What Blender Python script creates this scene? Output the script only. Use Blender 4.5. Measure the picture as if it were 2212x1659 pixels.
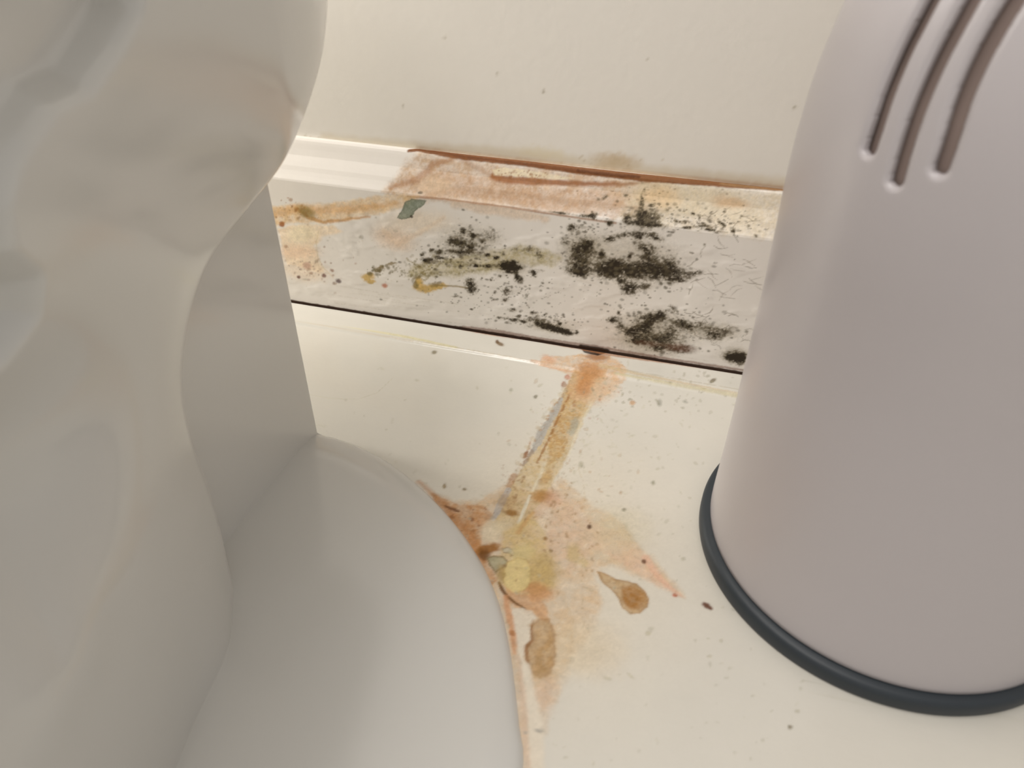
import bpy, bmesh, math, random
import numpy as np
from mathutils import Matrix, Vector

for o in list(bpy.data.objects):
    bpy.data.objects.remove(o)
SC = bpy.context.scene
COL = SC.collection

# ------------------------------------------------------------------ camera
IMG_W, IMG_H, FPX = 2212, 1659, 1620.0
CAM_R = np.array([[0.96531366, -0.16681311, 0.20085548],
                  [0.26091467, 0.58789586, -0.76570359],
                  [0.00964729, 0.79155028, 0.61102789]])
CAM_C = np.array([0.03069112, -0.24026094, 0.16790619])
cam_data = bpy.data.cameras.new('camera')
cam_data.sensor_width = 36.0
cam_data.lens = FPX / IMG_W * 36.0
cam_data.clip_start = 0.005
cam_data.dof.use_dof = True
cam_data.dof.focus_distance = 0.275
cam_data.dof.aperture_fstop = 20.0
cam = bpy.data.objects.new('camera', cam_data)
M4 = Matrix.Identity(4)
for i in range(3):
    for j in range(3):
        M4[i][j] = CAM_R[i][j]
    M4[i][3] = CAM_C[i]
cam.matrix_world = M4
COL.objects.link(cam)
SC.camera = cam

# ------------------------------------------------------------------ light
SC.view_settings.view_transform = 'Standard'
SC.view_settings.look = 'None'
SC.view_settings.gamma = 1.0
SC.view_settings.use_curve_mapping = False
SC.view_settings.exposure = 0.0

world = bpy.data.worlds.new('room_ambient')
world.use_nodes = True
bg = world.node_tree.nodes['Background']
bg.inputs['Color'].default_value = (1.0, 0.965, 0.93, 1)
bg.inputs['Strength'].default_value = 0.62
SC.world = world


def area(name, loc, aim, size, power, color, size_y=None):
    ld = bpy.data.lights.new(name, 'AREA')
    ld.energy = power
    ld.color = color
    ld.size = size
    if size_y:
        ld.shape = 'RECTANGLE'
        ld.size_y = size_y
    lo = bpy.data.objects.new(name, ld)
    lo.location = loc
    d = Vector(aim) - Vector(loc)
    lo.rotation_euler = d.to_track_quat('-Z', 'Y').to_euler()
    COL.objects.link(lo)
    return lo


area('ceiling_lamp_light', (-0.34, -0.13, 1.30), (-0.05, -0.05, 0.0), 0.30, 4.3, (1.0, 0.955, 0.90))
area('wall_fill_light', (-0.24, -0.62, 1.15), (0.0, 0.0, 0.05), 0.50, 5.0, (1.0, 0.955, 0.91))  # unseen fill added in front to brighten the wall
area('window_light', (-0.48, -0.042, 0.20), (-0.05, -0.02, 0.04), 0.07, 2.5, (1.0, 0.97, 0.92), 0.24)

# ------------------------------------------------------------------ measuring


def ray(px, py):
    v = np.array([px - IMG_W / 2, -(py - IMG_H / 2), -FPX])
    v = v / np.linalg.norm(v)
    return CAM_R @ v


def on_plane(px, py, n, d0):
    n = np.array(n, float)
    d = ray(px, py)
    return CAM_C + d * (d0 - CAM_C @ n) / (d @ n)


def on_floor(px, py, z=0.0):
    return on_plane(px, py, (0, 0, 1), z)


# ------------------------------------------------------------------ helpers
def mesh_obj(name, verts, faces, mat, parent=None, smooth=True):
    me = bpy.data.meshes.new(name)
    me.from_pydata([tuple(map(float, v)) for v in verts], [], faces)
    me.update()
    if smooth:
        me.shade_smooth()
    me.materials.append(mat)
    o = bpy.data.objects.new(name, me)
    COL.objects.link(o)
    if parent:
        o.parent = parent
        o.matrix_parent_inverse = parent.matrix_world.inverted()
    return o


def grid_obj(name, P, mat, parent=None, flip=False, smooth=True, keep=None):
    """P: (n, m, 3) array of points -> a quad mesh"""
    n, m = P.shape[:2]
    idx = np.arange(n * m).reshape(n, m)
    a, b, c, d = idx[:-1, :-1], idx[1:, :-1], idx[1:, 1:], idx[:-1, 1:]
    F = np.stack([a, b, c, d] if not flip else [a, d, c, b], -1).reshape(-1, 4)
    if keep is not None:
        F = F[keep.reshape(-1)]
    me = bpy.data.meshes.new(name)
    me.vertices.add(n * m)
    me.vertices.foreach_set('co', P.reshape(-1).astype(np.float32))
    nf = len(F)
    me.loops.add(nf * 4)
    me.loops.foreach_set('vertex_index', F.reshape(-1).astype(np.int32))
    me.polygons.add(nf)
    me.polygons.foreach_set('loop_start', (np.arange(nf) * 4).astype(np.int32))
    me.update(calc_edges=True)
    me.validate()
    if smooth:
        me.shade_smooth()
    me.materials.append(mat)
    o = bpy.data.objects.new(name, me)
    COL.objects.link(o)
    if parent:
        o.parent = parent
        o.matrix_parent_inverse = parent.matrix_world.inverted()
    return o


def lin(c):
    c = np.asarray(c, float) / 255.0
    return np.where(c <= 0.04045, c / 12.92, ((c + 0.055) / 1.055) ** 2.4)


def sstep(a, b, x):
    t = np.clip((x - a) / (b - a), 0, 1)
    return t * t * (3 - 2 * t)


def _hash(ix, iy, seed):
    h = (ix.astype(np.int64) * 374761393 + iy.astype(np.int64) * 668265263 + seed * 1442695041) & 0xffffffff
    h = ((h ^ (h >> 13)) * 1274126177) & 0xffffffff
    h = h ^ (h >> 16)
    return (h & 0xffff) / 65535.0


def vnoise(x, y, seed=0):
    ix, iy = np.floor(x), np.floor(y)
    fx, fy = x - ix, y - iy
    fx = fx * fx * (3 - 2 * fx)
    fy = fy * fy * (3 - 2 * fy)
    a = _hash(ix, iy, seed); b = _hash(ix + 1, iy, seed)
    c = _hash(ix, iy + 1, seed); d = _hash(ix + 1, iy + 1, seed)
    return (a * (1 - fx) + b * fx) * (1 - fy) + (c * (1 - fx) + d * fx) * fy


def fbm(x, y, seed=0, oct=4):
    s, a, t = 0.0, 0.5, 0.0
    for k in range(oct):
        s = s + a * vnoise(x * 2 ** k + 17.3 * k, y * 2 ** k - 9.1 * k, seed + k)
        t += a
        a *= 0.55
    return s / t


class StainsAndShade:
    """dirt colours and painted gap shade worked out on a surface, in millimetres along it; `to` turns a pixel into such a point"""

    def __init__(self, U, V, base, to, seen=(216, 208, 192)):
        self.U, self.V = U, V                    # 2-D arrays (mm)
        self.C = np.ones(U.shape + (3,)) * lin(base)
        self.gain = lin(base) / lin(seen)
        self.to = to
        self.u1, self.v1 = U[:, 0], V[0, :]
        self.seed = 1

    def shade(self, color):
        c = lin(color)
        return c * self.gain * np.array([1.0, .99, .90])

    def win(self, lo, hi):
        i0, i1 = np.searchsorted(self.u1, [lo[0], hi[0]])
        j0, j1 = np.searchsorted(self.v1, [lo[1], hi[1]])
        return slice(i0, i1 + 1), slice(j0, j1 + 1)

    def mix(self, w, a, color):
        a = np.clip(a, 0, 1)[..., None]
        self.C[w] = self.C[w] * (1 - a) + np.clip(self.shade(color), 0, .9) * a

    def warp(self, U, V, amp, sc):
        self.seed += 7
        return (U + amp * 2 * (fbm(U / sc, V / sc, self.seed, 3) - .5),
                V + amp * 2 * (fbm(U / sc + 50, V / sc + 50, self.seed + 3, 3) - .5))

    def ell(self, cx, cy, rx, ry, ang=0.0):
        """an ellipse seen at a pixel -> centre and inverse axes on the surface"""
        c = self.to(cx, cy)
        a = math.radians(ang)
        e1 = self.to(cx + rx * math.cos(a), cy + rx * math.sin(a)) - c
        e2 = self.to(cx - ry * math.sin(a), cy + ry * math.cos(a)) - c
        A = np.array([e1, e2]).T
        if abs(np.linalg.det(A)) < 1e-6:
            A = np.eye(2) * max(rx, ry) * .18
        return c, np.linalg.inv(A), np.abs(A).sum(1)

    def blob(self, cx, cy, rx, ry, color, a=1.0, ang=0.0, soft=.35, amp=.25, sc=1.5, power=1.0):
        c, Ai, ext = self.ell(cx, cy, rx, ry, ang)
        ext = ext * 1.8 + amp * 3
        w = self.win(c - ext, c + ext)
        U, V = self.U[w], self.V[w]
        if U.size == 0:
            return
        U2, V2 = self.warp(U, V, amp, sc)
        du, dv = U2 - c[0], V2 - c[1]
        r = np.hypot(Ai[0, 0] * du + Ai[0, 1] * dv, Ai[1, 0] * du + Ai[1, 1] * dv)
        self.mix(w, a * (1 - sstep(1 - soft, 1 + soft, r)) ** power, color)

    def seg_dist(self, U, V, pts, closed=False):
        n = len(pts)
        best = np.full(U.shape, 1e9)
        tt = np.zeros(U.shape)
        for k in range(n if closed else n - 1):
            p, q = pts[k], pts[(k + 1) % n]
            d = q - p
            L2 = d @ d + 1e-12
            t = np.clip(((U - p[0]) * d[0] + (V - p[1]) * d[1]) / L2, 0, 1)
            dd = np.hypot(U - p[0] - t * d[0], V - p[1] - t * d[1])
            m = dd < best
            best = np.where(m, dd, best)
            tt = np.where(m, k + t, tt)
        return best, tt / max(1, (n if closed else n - 1))

    def stroke(self, pix, w_mm, color, a=1.0, soft=.35, amp=.15, sc=1.2, gaps=0.0):
        """w_mm: half width, or a list along the stroke"""
        pts = [self.to(*p) for p in pix]
        P = np.array(pts)
        ws = np.atleast_1d(np.array(w_mm, float))
        pad = ws.max() * 2 + soft + amp * 2
        w = self.win(P.min(0) - pad, P.max(0) + pad)
        U, V = self.U[w], self.V[w]
        if U.size == 0:
            return
        U2, V2 = self.warp(U, V, amp, sc)
        d, t = self.seg_dist(U2, V2, pts)
        ww = np.interp(t, np.linspace(0, 1, len(ws)), ws) if len(ws) > 1 else ws[0]
        m = 1 - sstep(ww - soft, ww + soft, d)
        if gaps:
            m = m * sstep(gaps - .15, gaps + .15, fbm(U / 1.1, V / 1.1, self.seed + 5, 3))
        self.mix(w, a * m, color)

    def inside(self, U, V, P):
        ins = np.zeros(U.shape, bool)
        n = len(P)
        for k in range(n):
            x1, y1 = P[k]; x2, y2 = P[(k + 1) % n]
            if y1 == y2:
                continue
            c = ((y1 > V) != (y2 > V)) & (U < (x2 - x1) * (V - y1) / (y2 - y1) + x1)
            ins ^= c
        return ins

    def poly(self, pix, color, a=1.0, soft=.6, amp=.6, sc=2.5, mottle=0.12, msc=1.2, edge=None, edge_a=.5, edge_w=.35):
        pts = [self.to(*p) for p in pix]
        P = np.array(pts)
        pad = soft * 2 + amp * 2
        w = self.win(P.min(0) - pad, P.max(0) + pad)
        U, V = self.U[w], self.V[w]
        if U.size == 0:
            return
        U2, V2 = self.warp(U, V, amp, sc)
        d, _ = self.seg_dist(U2, V2, pts, True)
        d = np.where(self.inside(U2, V2, P), d, -d)
        m = sstep(-soft, soft, d)
        if mottle:
            m = m * (1 - mottle * sstep(.38, .62, fbm(U / msc, V / msc, self.seed + 9, 4)))
            m = m * (1 - mottle * .8 * sstep(.42, .66, fbm(U / (msc * 4), V / (msc * 4), self.seed + 19, 4)))
        self.mix(w, a * m, color)
        if edge is not None:
            self.mix(w, edge_a * np.exp(-((d - edge_w * .4) / edge_w) ** 2), edge)

    def grain(self, seed, amp=.10, sc=.5):
        """fine speckle in the dirty areas"""
        base = self.C[0, 0]
        k = np.clip(np.abs(self.C - base).sum(-1) * 4, 0, 1)
        n = fbm(self.U / sc, self.V / sc, seed, 3) - .5
        n2 = fbm(self.U / 2.2, self.V / 1.6, seed + 5, 3) - .5
        self.C *= (1 + (k * amp * 2 * n + k * amp * 1.4 * n2 + .015 * n))[..., None]

    def density(self, items, color, core, t0=.42, t1=.72, namp=.55, sc=.9, a=.93, seed=5):
        """mould: a field of spots whose edges break up into specks"""
        D = np.zeros(self.U.shape)
        for it in items:
            cx, cy, rx, ry, am = it[:5]
            ang = it[5] if len(it) > 5 else 0
            c, Ai, ext = self.ell(cx, cy, rx, ry, ang)
            w = self.win(c - ext * 3, c + ext * 3)
            U, V = self.U[w], self.V[w]
            if U.size == 0:
                continue
            du, dv = U - c[0], V - c[1]
            r2 = (Ai[0, 0] * du + Ai[0, 1] * dv) ** 2 + (Ai[1, 0] * du + Ai[1, 1] * dv) ** 2
            D[w] = D[w] + am * np.exp(-r2 * .85) * (1 - .25 * D[w].clip(0, 2))
        n = fbm(self.U / sc, self.V / sc, seed, 4)
        n2 = fbm(self.U / (sc * 3.2), self.V / (sc * 2.2), seed + 31, 3)
        F = D * (1 + namp * 2.2 * (n - .5) + namp * 1.6 * (n2 - .5)) + .25 * (n - .5) * (D > .08)
        full = slice(None), slice(None)
        self.mix(full, a * .85 * sstep(t0 - .22, t1, F) ** 1.1, color)
        self.mix(full, a * sstep(t0 + .12, t1 + .28, F), core)

    def specks(self, cx, cy, rx, ry, n, rpx, color, a=.8, seed=0, streak=1.0):
        rnd = random.Random(seed * 131 + int(cx))
        for _ in range(n):
            x = cx + rnd.gauss(0, 1) * rx * .6
            y = cy + rnd.gauss(0, 1) * ry * .6
            r = rpx * (.4 + .9 * rnd.random() ** 2)
            self.blob(x, y, r * streak * rnd.uniform(.8, 1.3), r, color, a * rnd.uniform(.4, 1), 8, .5, .12, .6)


def lines_1d(lo, hi, fine_lo, fine_hi, step, coarse=12):
    def out(a, b):
        if b - a < 1e-9:
            return np.array([])
        k = np.linspace(0, 1, coarse + 1)[1:]
        return k ** 2 * (b - a)
    mid = np.arange(fine_lo, fine_hi + step * .5, step)
    L = fine_lo - out(0, fine_lo - lo)[::-1] if fine_lo > lo else np.array([])
    Rr = mid[-1] + out(0, hi - mid[-1]) if hi > mid[-1] else np.array([])
    return np.concatenate([L, mid, Rr])


def set_colors(o, C):
    at = o.data.color_attributes.new('stain', 'FLOAT_COLOR', 'POINT')
    A = np.ones((C.reshape(-1, 3).shape[0], 4), np.float32)
    A[:, :3] = C.reshape(-1, 3)
    at.data.foreach_set('color', A.reshape(-1))


# ------------------------------------------------------------------ materials
def material(name, color=(.8, .8, .8), rough=.4, attr=False, gain=(1, 1, 1), coat=0.0, bump=0.0, bscale=900.0,
             mottle=0.0, mscale=60.0, spec=.5, sss=0.0, rvar=0.0):
    m = bpy.data.materials.new(name)
    m.use_nodes = True
    nt = m.node_tree
    N, L = nt.nodes, nt.links
    b = N['Principled BSDF']
    b.inputs['Roughness'].default_value = rough
    b.inputs['Specular IOR Level'].default_value = spec
    b.inputs['Coat Weight'].default_value = coat
    b.inputs['Coat Roughness'].default_value = .12
    if sss:
        b.inputs['Subsurface Weight'].default_value = sss
        b.inputs['Subsurface Scale'].default_value = .004
    tc = N.new('ShaderNodeTexCoord')
    if attr:
        src = N.new('ShaderNodeAttribute')
        src.attribute_name = 'stain'
        s = src.outputs['Color']
    else:
        src = N.new('ShaderNodeRGB')
        src.outputs[0].default_value = (*color, 1)
        s = src.outputs[0]
    mul = N.new('ShaderNodeMix')
    mul.data_type = 'RGBA'
    mul.blend_type = 'MULTIPLY'
    mul.inputs['Factor'].default_value = 1
    mul.inputs['B'].default_value = (*gain, 1)
    L.new(s, mul.inputs['A'])
    last = mul.outputs['Result']
    nz = N.new('ShaderNodeTexNoise')
    nz.inputs['Scale'].default_value = mscale
    nz.inputs['Detail'].default_value = 6
    L.new(tc.outputs['Object'], nz.inputs['Vector'])
    rg = N.new('ShaderNodeMapRange')
    rg.inputs['To Min'].default_value = 1 - mottle
    rg.inputs['To Max'].default_value = 1 + mottle
    L.new(nz.outputs['Fac'], rg.inputs['Value'])
    m2 = N.new('ShaderNodeMix')
    m2.data_type = 'RGBA'
    m2.blend_type = 'MULTIPLY'
    m2.inputs['Factor'].default_value = 1
    L.new(last, m2.inputs['A'])
    L.new(rg.outputs['Result'], m2.inputs['B'])
    L.new(m2.outputs['Result'], b.inputs['Base Color'])
    if attr:
        bw = N.new('ShaderNodeRGBToBW')
        L.new(s, bw.inputs['Color'])
        r2 = N.new('ShaderNodeMapRange')
        r2.inputs['From Min'].default_value = .25
        r2.inputs['From Max'].default_value = .55
        r2.inputs['To Min'].default_value = .62
        r2.inputs['To Max'].default_value = rough
        L.new(bw.outputs['Val'], r2.inputs['Value'])
        L.new(r2.outputs['Result'], b.inputs['Roughness'])
        s2 = N.new('ShaderNodeMapRange')
        s2.inputs['From Min'].default_value = .25
        s2.inputs['From Max'].default_value = .55
        s2.inputs['To Min'].default_value = .18
        s2.inputs['To Max'].default_value = spec
        L.new(bw.outputs['Val'], s2.inputs['Value'])
        L.new(s2.outputs['Result'], b.inputs['Specular IOR Level'])
    elif rvar:
        r2 = N.new('ShaderNodeMapRange')
        r2.inputs['To Min'].default_value = rough - rvar
        r2.inputs['To Max'].default_value = rough + rvar
        L.new(nz.outputs['Fac'], r2.inputs['Value'])
        L.new(r2.outputs['Result'], b.inputs['Roughness'])
    if bump:
        n3 = N.new('ShaderNodeTexNoise')
        n3.inputs['Scale'].default_value = bscale
        n3.inputs['Detail'].default_value = 3
        L.new(tc.outputs['Object'], n3.inputs['Vector'])
        bp = N.new('ShaderNodeBump')
        bp.inputs['Strength'].default_value = bump
        bp.inputs['Distance'].default_value = .0003
        L.new(n3.outputs['Fac'], bp.inputs['Height'])
        L.new(bp.outputs['Normal'], b.inputs['Normal'])
    return m


G_FLOOR = (1.0, 1.0, 1.0)
M_floor = material('cream_vinyl_floor', rough=.18, attr=True, gain=G_FLOOR, bump=.12, bscale=700, mottle=.03, mscale=90, rvar=.05)
M_wall = material('cream_wall_paint', rough=.45, attr=True, bump=.15, bscale=400, mottle=.02, mscale=30)
M_base = material('white_gloss_trim_paint', rough=.30, attr=True, bump=.10, bscale=500, mottle=.03, mscale=120, rvar=.06)
M_cer = material('white_glazed_ceramic', (.60, .59, .56), rough=.16, bump=.0, mottle=.015, mscale=14, coat=.3)
M_plas = material('white_moulded_plastic', (.49, .455, .462), rough=.30, bump=.05, bscale=1200, mottle=.01, mscale=20, sss=.0)
M_ring = material('charcoal_rubber', (.020, .027, .034), rough=.5, bump=.05)
M_cup = material('taupe_plastic', (.26, .195, .17), rough=.6)
M_gap = material('dark_gap_shade', (.03, .018, .01), rough=.9)  # dark colour for the shade in the gap, assigned to no mesh

BASE_F = (206, 202, 192)
BASE_B = (232, 226, 218)
BASE_W = (228, 223, 214)

# ================================================================== FLOOR
STRIP_Y = -0.0155
STEP = 0.0004


def floor_z(x, y):
    """flat vinyl with a raised border strip along the skirting and a shallow dip at its very edge"""
    ramp = sstep(STRIP_Y - .0008, STRIP_Y + .0012, y)
    z = .0009 * ramp * (1 - .75 * sstep(-.012, -.0018, y))
    z = z - .0016 * sstep(-.0012, -.0002, y)
    return z


def to_floor(px, py):
    z = 0.0
    for _ in range(3):
        p = on_floor(px, py, z)
        z = float(floor_z(p[0], np.float64(min(p[1], -.0015))))
    return np.array([p[0], p[1]]) * 1000


fx = lines_1d(-1.2, 1.2, -.080, .075, STEP, 14)
fy = lines_1d(-1.6, .012, -.168, .0005, STEP, 14)
FU, FV = np.meshgrid(fx * 1000, fy * 1000, indexing='ij')
F = StainsAndShade(FU, FV, BASE_F, to_floor)

# --- the stains on the floor
# wide faint yellowing
F.blob(1180, 1180, 260, 260, (222, 200, 168), .30, soft=.8, amp=4, sc=9)
# large peach stain spreading from the toilet foot
F.poly([(925, 1062), (985, 1082), (1040, 1078), (1085, 1050), (1150, 1060), (1210, 1035), (1262, 1080), (1300, 1105),
        (1345, 1130), (1372, 1165), (1400, 1195), (1440, 1240), (1480, 1290), (1462, 1287), (1420, 1262), (1370, 1240), (1318, 1220),
        (1292, 1232), (1290, 1262), (1300, 1300), (1270, 1370), (1240, 1420), (1215, 1480), (1190, 1540), (1170, 1610), (1165, 1700),
        (1060, 1700), (1040, 1300), (980, 1150)],
       (208, 176, 142), .82, soft=1.4, amp=1.5, sc=4, mottle=.35, msc=1.8)
F.poly([(1260, 1120), (1330, 1150), (1390, 1190), (1425, 1245), (1475, 1290), (1400, 1255), (1340, 1215), (1270, 1180)],
       (221, 180, 155), .55, soft=.9, amp=.7, mottle=.3)
F.stroke([(1395, 1205), (1425, 1250), (1470, 1288)], [1.2, .9, .3], (222, 172, 148), .55, .5, .3)
F.poly([(1180, 1050), (1250, 1085), (1290, 1180), (1230, 1240), (1150, 1180), (1130, 1100)], (218, 186, 164), .55, 1.2, 1.2, 3, mottle=.5)
# faint stain below and right
F.blob(1240, 1400, 90, 60, (216, 194, 164), .55, soft=.7, amp=2.5, sc=5)
F.blob(1330, 1150, 60, 50, (205, 190, 160), .5, soft=.7, amp=2, sc=3)
# the band between the two seam lines
band = [(1240, 800), (1312, 800), (1292, 850), (1262, 905), (1245, 950), (1215, 1005), (1190, 1050), (1160, 1095), (1128, 1160), (1065, 1150),
        (1062, 1125), (1095, 1060), (1140, 990), (1175, 930), (1205, 870)]
F.poly(band, (200, 174, 132), .88, .5, .6, 1.6, mottle=.25, msc=1.1)
F.poly([(1238, 800), (1300, 800), (1268, 870), (1235, 930), (1215, 985), (1180, 1010), (1185, 960), (1205, 890)], (186, 146, 90), .8, .5, .5, 1.5, mottle=.4, msc=.9)
F.stroke([(1232, 850), (1205, 905), (1180, 960), (1160, 1000)], [.5, .45, .35], (150, 98, 44), .75, .35, .2, gaps=.35)
F.stroke([(1262, 815), (1248, 850), (1238, 872)], [.6, .5, .3], (166, 112, 58), .6, .4, .3, gaps=.4)
F.stroke([(1290, 850), (1262, 900), (1240, 950), (1228, 985)], [.35, .4, .3], (222, 214, 196), .6, .3, .2, gaps=.3)
# junction by the hole in the skirting
F.poly([(1215, 770), (1255, 765), (1320, 768), (1352, 792), (1350, 820), (1330, 842), (1300, 862), (1265, 870), (1235, 862), (1222, 835), (1240, 812), (1205, 800), (1165, 790), (1172, 770)],
       (210, 170, 132), .85, .8, 1.3, 2, mottle=.4)
F.blob(1290, 845, 42, 24, (214, 184, 156), .7, -15, .6, 1.6, 1.4)
F.blob(1275, 800, 28, 22, (184, 128, 78), .75, 0, .6, .9, 1.2)
F.blob(1262, 835, 18, 22, (186, 126, 74), .7, 20, .5, .5, 1.2)
F.blob(1290, 770, 24, 9, (150, 98, 60), .75, 5, .5, .5, 1.2)
F.stroke([(1300, 790), (1380, 808), (1480, 828), (1600, 850)], [1.3, .9, .6, .4], (203, 178, 140), .6, .6, .3)
F.stroke([(1150, 780), (1200, 795), (1235, 803)], [.7, .8, .6], (214, 170, 140), .7, .5, .3)
F.blob(1185, 775, 16, 8, (214, 166, 138), .7, 15, .6, .9, 1)
F.blob(1226, 815, 7, 6, (180, 110, 80), .7)
F.blob(1218, 830, 6, 7, (150, 96, 66), .7)
F.specks(1300, 850, 60, 40, 30, 3, (170, 120, 95), .5, 3)
# hole at the end of the seam and dark rim of the gap, their shade painted in
F.poly([(1252, 748), (1262, 762), (1290, 768), (1312, 762), (1316, 756), (1290, 750), (1270, 744)], (34, 20, 14), .97, .22, .2, .8)
# bare grey patches where the coating has flaked off along the seam
F.stroke([(1213, 862), (1200, 885), (1190, 905), (1172, 930), (1162, 955), (1150, 975)], [.8, 1.7, 1.1, 1.6, 1.5, .6], (179, 172, 166), .95, .22, .45, .9)
F.stroke([(1150, 975), (1140, 990), (1130, 1005)], [.7, .5], (165, 145, 130), .8, .3, .4, .8)
F.stroke([(1222, 838), (1212, 858), (1196, 876)], [.3, .35], (176, 138, 100), .6, .25, .3, .6, gaps=.4)
F.stroke([(1146, 955), (1138, 975), (1130, 990)], [.35, .5, .3], (170, 130, 96), .7, .3, .5, .6, gaps=.35)
F.blob(1136, 982, 9, 4, (140, 92, 60), .8, 120, .4, .3, .8)
F.stroke([(1110, 1028), (1100, 1050), (1092, 1070)], [1.2, .9, .6], (170, 128, 92), .7, .5, .4, .9)
F.stroke([(1098, 1058), (1086, 1080), (1075, 1102), (1066, 1122)], [.9, 1.2, 1.1, .7], (180, 170, 164), .95, .22, .25, .9)
for (x, y) in [(1222, 842), (1214, 852), (1203, 866), (1192, 884), (1180, 902), (1166, 925), (1154, 948), (1142, 966), (1131, 984), (1122, 1000)]:
    F.blob(x - 3, y, 6, 5, (196, 180, 156), .6, 20, .4, .6, .8)
    F.blob(x + 2, y + 4, 3, 3, (164, 130, 100), .5, 20, .4, .4, .8)
F.specks(1195, 930, 26, 60, 60, 2.6, (168, 124, 80), .5, 31)
F.specks(1110, 1060, 30, 50, 60, 2.6, (150, 108, 70), .55, 32)
F.specks(1130, 1200, 50, 50, 50, 2.6, (170, 130, 76), .5, 33)
F.blob(1056, 1118, 11, 8, (168, 156, 142), .8, 0, .4, .5, .9)
F.stroke([(1145, 1070), (1136, 1092), (1126, 1115), (1120, 1130)], [.45, .5, .45], (222, 212, 194), .85, .25, .15)
F.stroke([(1176, 1000), (1166, 1030), (1150, 1060)], [.5, .5, .4], (216, 204, 182), .6, .3, .2)
F.blob(1241, 918, 9, 18, (163, 158, 144), .75, 20, .45, .6, .9)
F.blob(1232, 935, 9, 6, (168, 164, 152), .6, 20, .45, .5, .9)
F.blob(1180, 1030, 9, 22, (186, 146, 92), .65, 35, .5, .8, 1.2)
F.blob(1170, 1072, 21, 14, (176, 124, 62), .8, -5, .55, .6, 1.2)
F.blob(1195, 1078, 16, 16, (200, 150, 120), .5, 0, .6, .8, 1.2)
F.blob(1106, 1108, 15, 7, (143, 96, 36), .85, 8, .45, .5, .9)
F.blob(1095, 1085, 22, 18, (176, 140, 92), .5, 0, .5, 1.3, 1.2)
F.blob(1170, 1140, 18, 24, (224, 206, 184), .65, 20, .45, .9, 1.5)
F.blob(1182, 1108, 12, 10, (224, 206, 188), .5, 20, .45, .9, 1.5)
# orange and brown against the toilet foot
F.poly([(930, 1065), (990, 1090), (1040, 1090), (1065, 1110), (1062, 1135), (1040, 1150), (1042, 1185), (1055, 1215), (1080, 1250), (1040, 1280), (960, 1140)],
       (192, 138, 90), .9, .6, .8, 2.2, mottle=.3, msc=1.4)
F.stroke([(905, 1040), (960, 1090), (1010, 1150), (1042, 1205)], [.8, 1.0, 1.1, 1.2], (182, 120, 66), .5, .8, .5, 1.5)
F.stroke([(962, 1093), (978, 1100), (990, 1104)], [.4, .6, .5], (110, 66, 40), .8, .35, .3, .8)
F.specks(1015, 1125, 40, 40, 26, 3.2, (140, 90, 56), .7, 5)
F.blob(1062, 1148, 26, 22, (222, 204, 178), .85, -30, .4, 1.0, 1.8)
F.blob(1090, 1135, 20, 14, (214, 194, 162), .6, 0, .5, 1.0, 1.8)
F.poly([(1090, 1150), (1150, 1110), (1165, 1130), (1185, 1170), (1190, 1230), (1200, 1265), (1150, 1290), (1100, 1280), (1078, 1240), (1080, 1190)],
       (206, 178, 124), .85, 1.0, .9, 2.5, mottle=.3, msc=1.5)
F.stroke([(1120, 1150), (1140, 1120), (1152, 1108)], [.7, .6], (196, 148, 92), .6, .5, .4, 1)
F.blob(1055, 1186, 26, 11, (156, 100, 38), .9, -12, .4, .7, 1.1)
F.blob(1046, 1198, 14, 12, (112, 70, 30), .8, 20, .5, .5, 1.1)
F.poly([(1052, 1206), (1066, 1200), (1088, 1203), (1097, 1212), (1093, 1222), (1080, 1230), (1070, 1238), (1058, 1222)], (172, 162, 132), .97, .25, .25, 1.2,
       edge=(128, 100, 60), edge_a=.7, edge_w=.25)
F.poly([(1083, 1186), (1095, 1182), (1108, 1188), (1114, 1198), (1106, 1200), (1097, 1194), (1088, 1194)], (192, 182, 160), .95, .22, .2, 1,
       edge=(140, 112, 78), edge_a=.6, edge_w=.2)
F.blob(1128, 1195, 26, 18, (214, 192, 138), .8, -10, .5, .8, 1.8)
F.blob(1172, 1235, 34, 40, (192, 162, 106), .75, 10, .5, 1.0, 2.2)
F.blob(1160, 1278, 34, 18, (198, 142, 92), .8, 15, .5, .9, 1.8)
F.poly([(1096, 1215), (1118, 1205), (1138, 1210), (1148, 1230), (1146, 1255), (1134, 1275), (1115, 1282), (1096, 1275), (1085, 1257), (1086, 1235)],
       (220, 196, 138), .96, .3, .35, 1.8, edge=(176, 142, 84), edge_a=.45, edge_w=.25)
F.poly([(1090, 1268), (1120, 1285), (1160, 1285), (1180, 1310), (1185, 1345), (1150, 1330), (1120, 1315), (1096, 1295)], (203, 152, 108), .8, .5, .5, 1.6)
F.stroke([(1078, 1258), (1084, 1272), (1095, 1288), (1112, 1302), (1135, 1315)], [.35, .55, .5, .35, .2], (112, 72, 30), .9, .25, .15)
F.blob(1082, 1240, 9, 20, (176, 146, 92), .8, 0, .5, .5, 1)
F.poly([(1105, 1315), (1135, 1314), (1152, 1322), (1157, 1335), (1145, 1348), (1148, 1362), (1146, 1382), (1134, 1395), (1132, 1420), (1142, 1470), (1130, 1480), (1118, 1400), (1106, 1350)],
       (226, 213, 198), .92, .45, .5, 1.5)
F.stroke([(1092, 1290), (1100, 1330), (1108, 1370), (1112, 1410)], [.6, .9, .8, .4], (208, 150, 108), .8, .5, .4, 1.3)
F.blob(1107, 1368, 7, 7, (176, 116, 70), .7)
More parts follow.
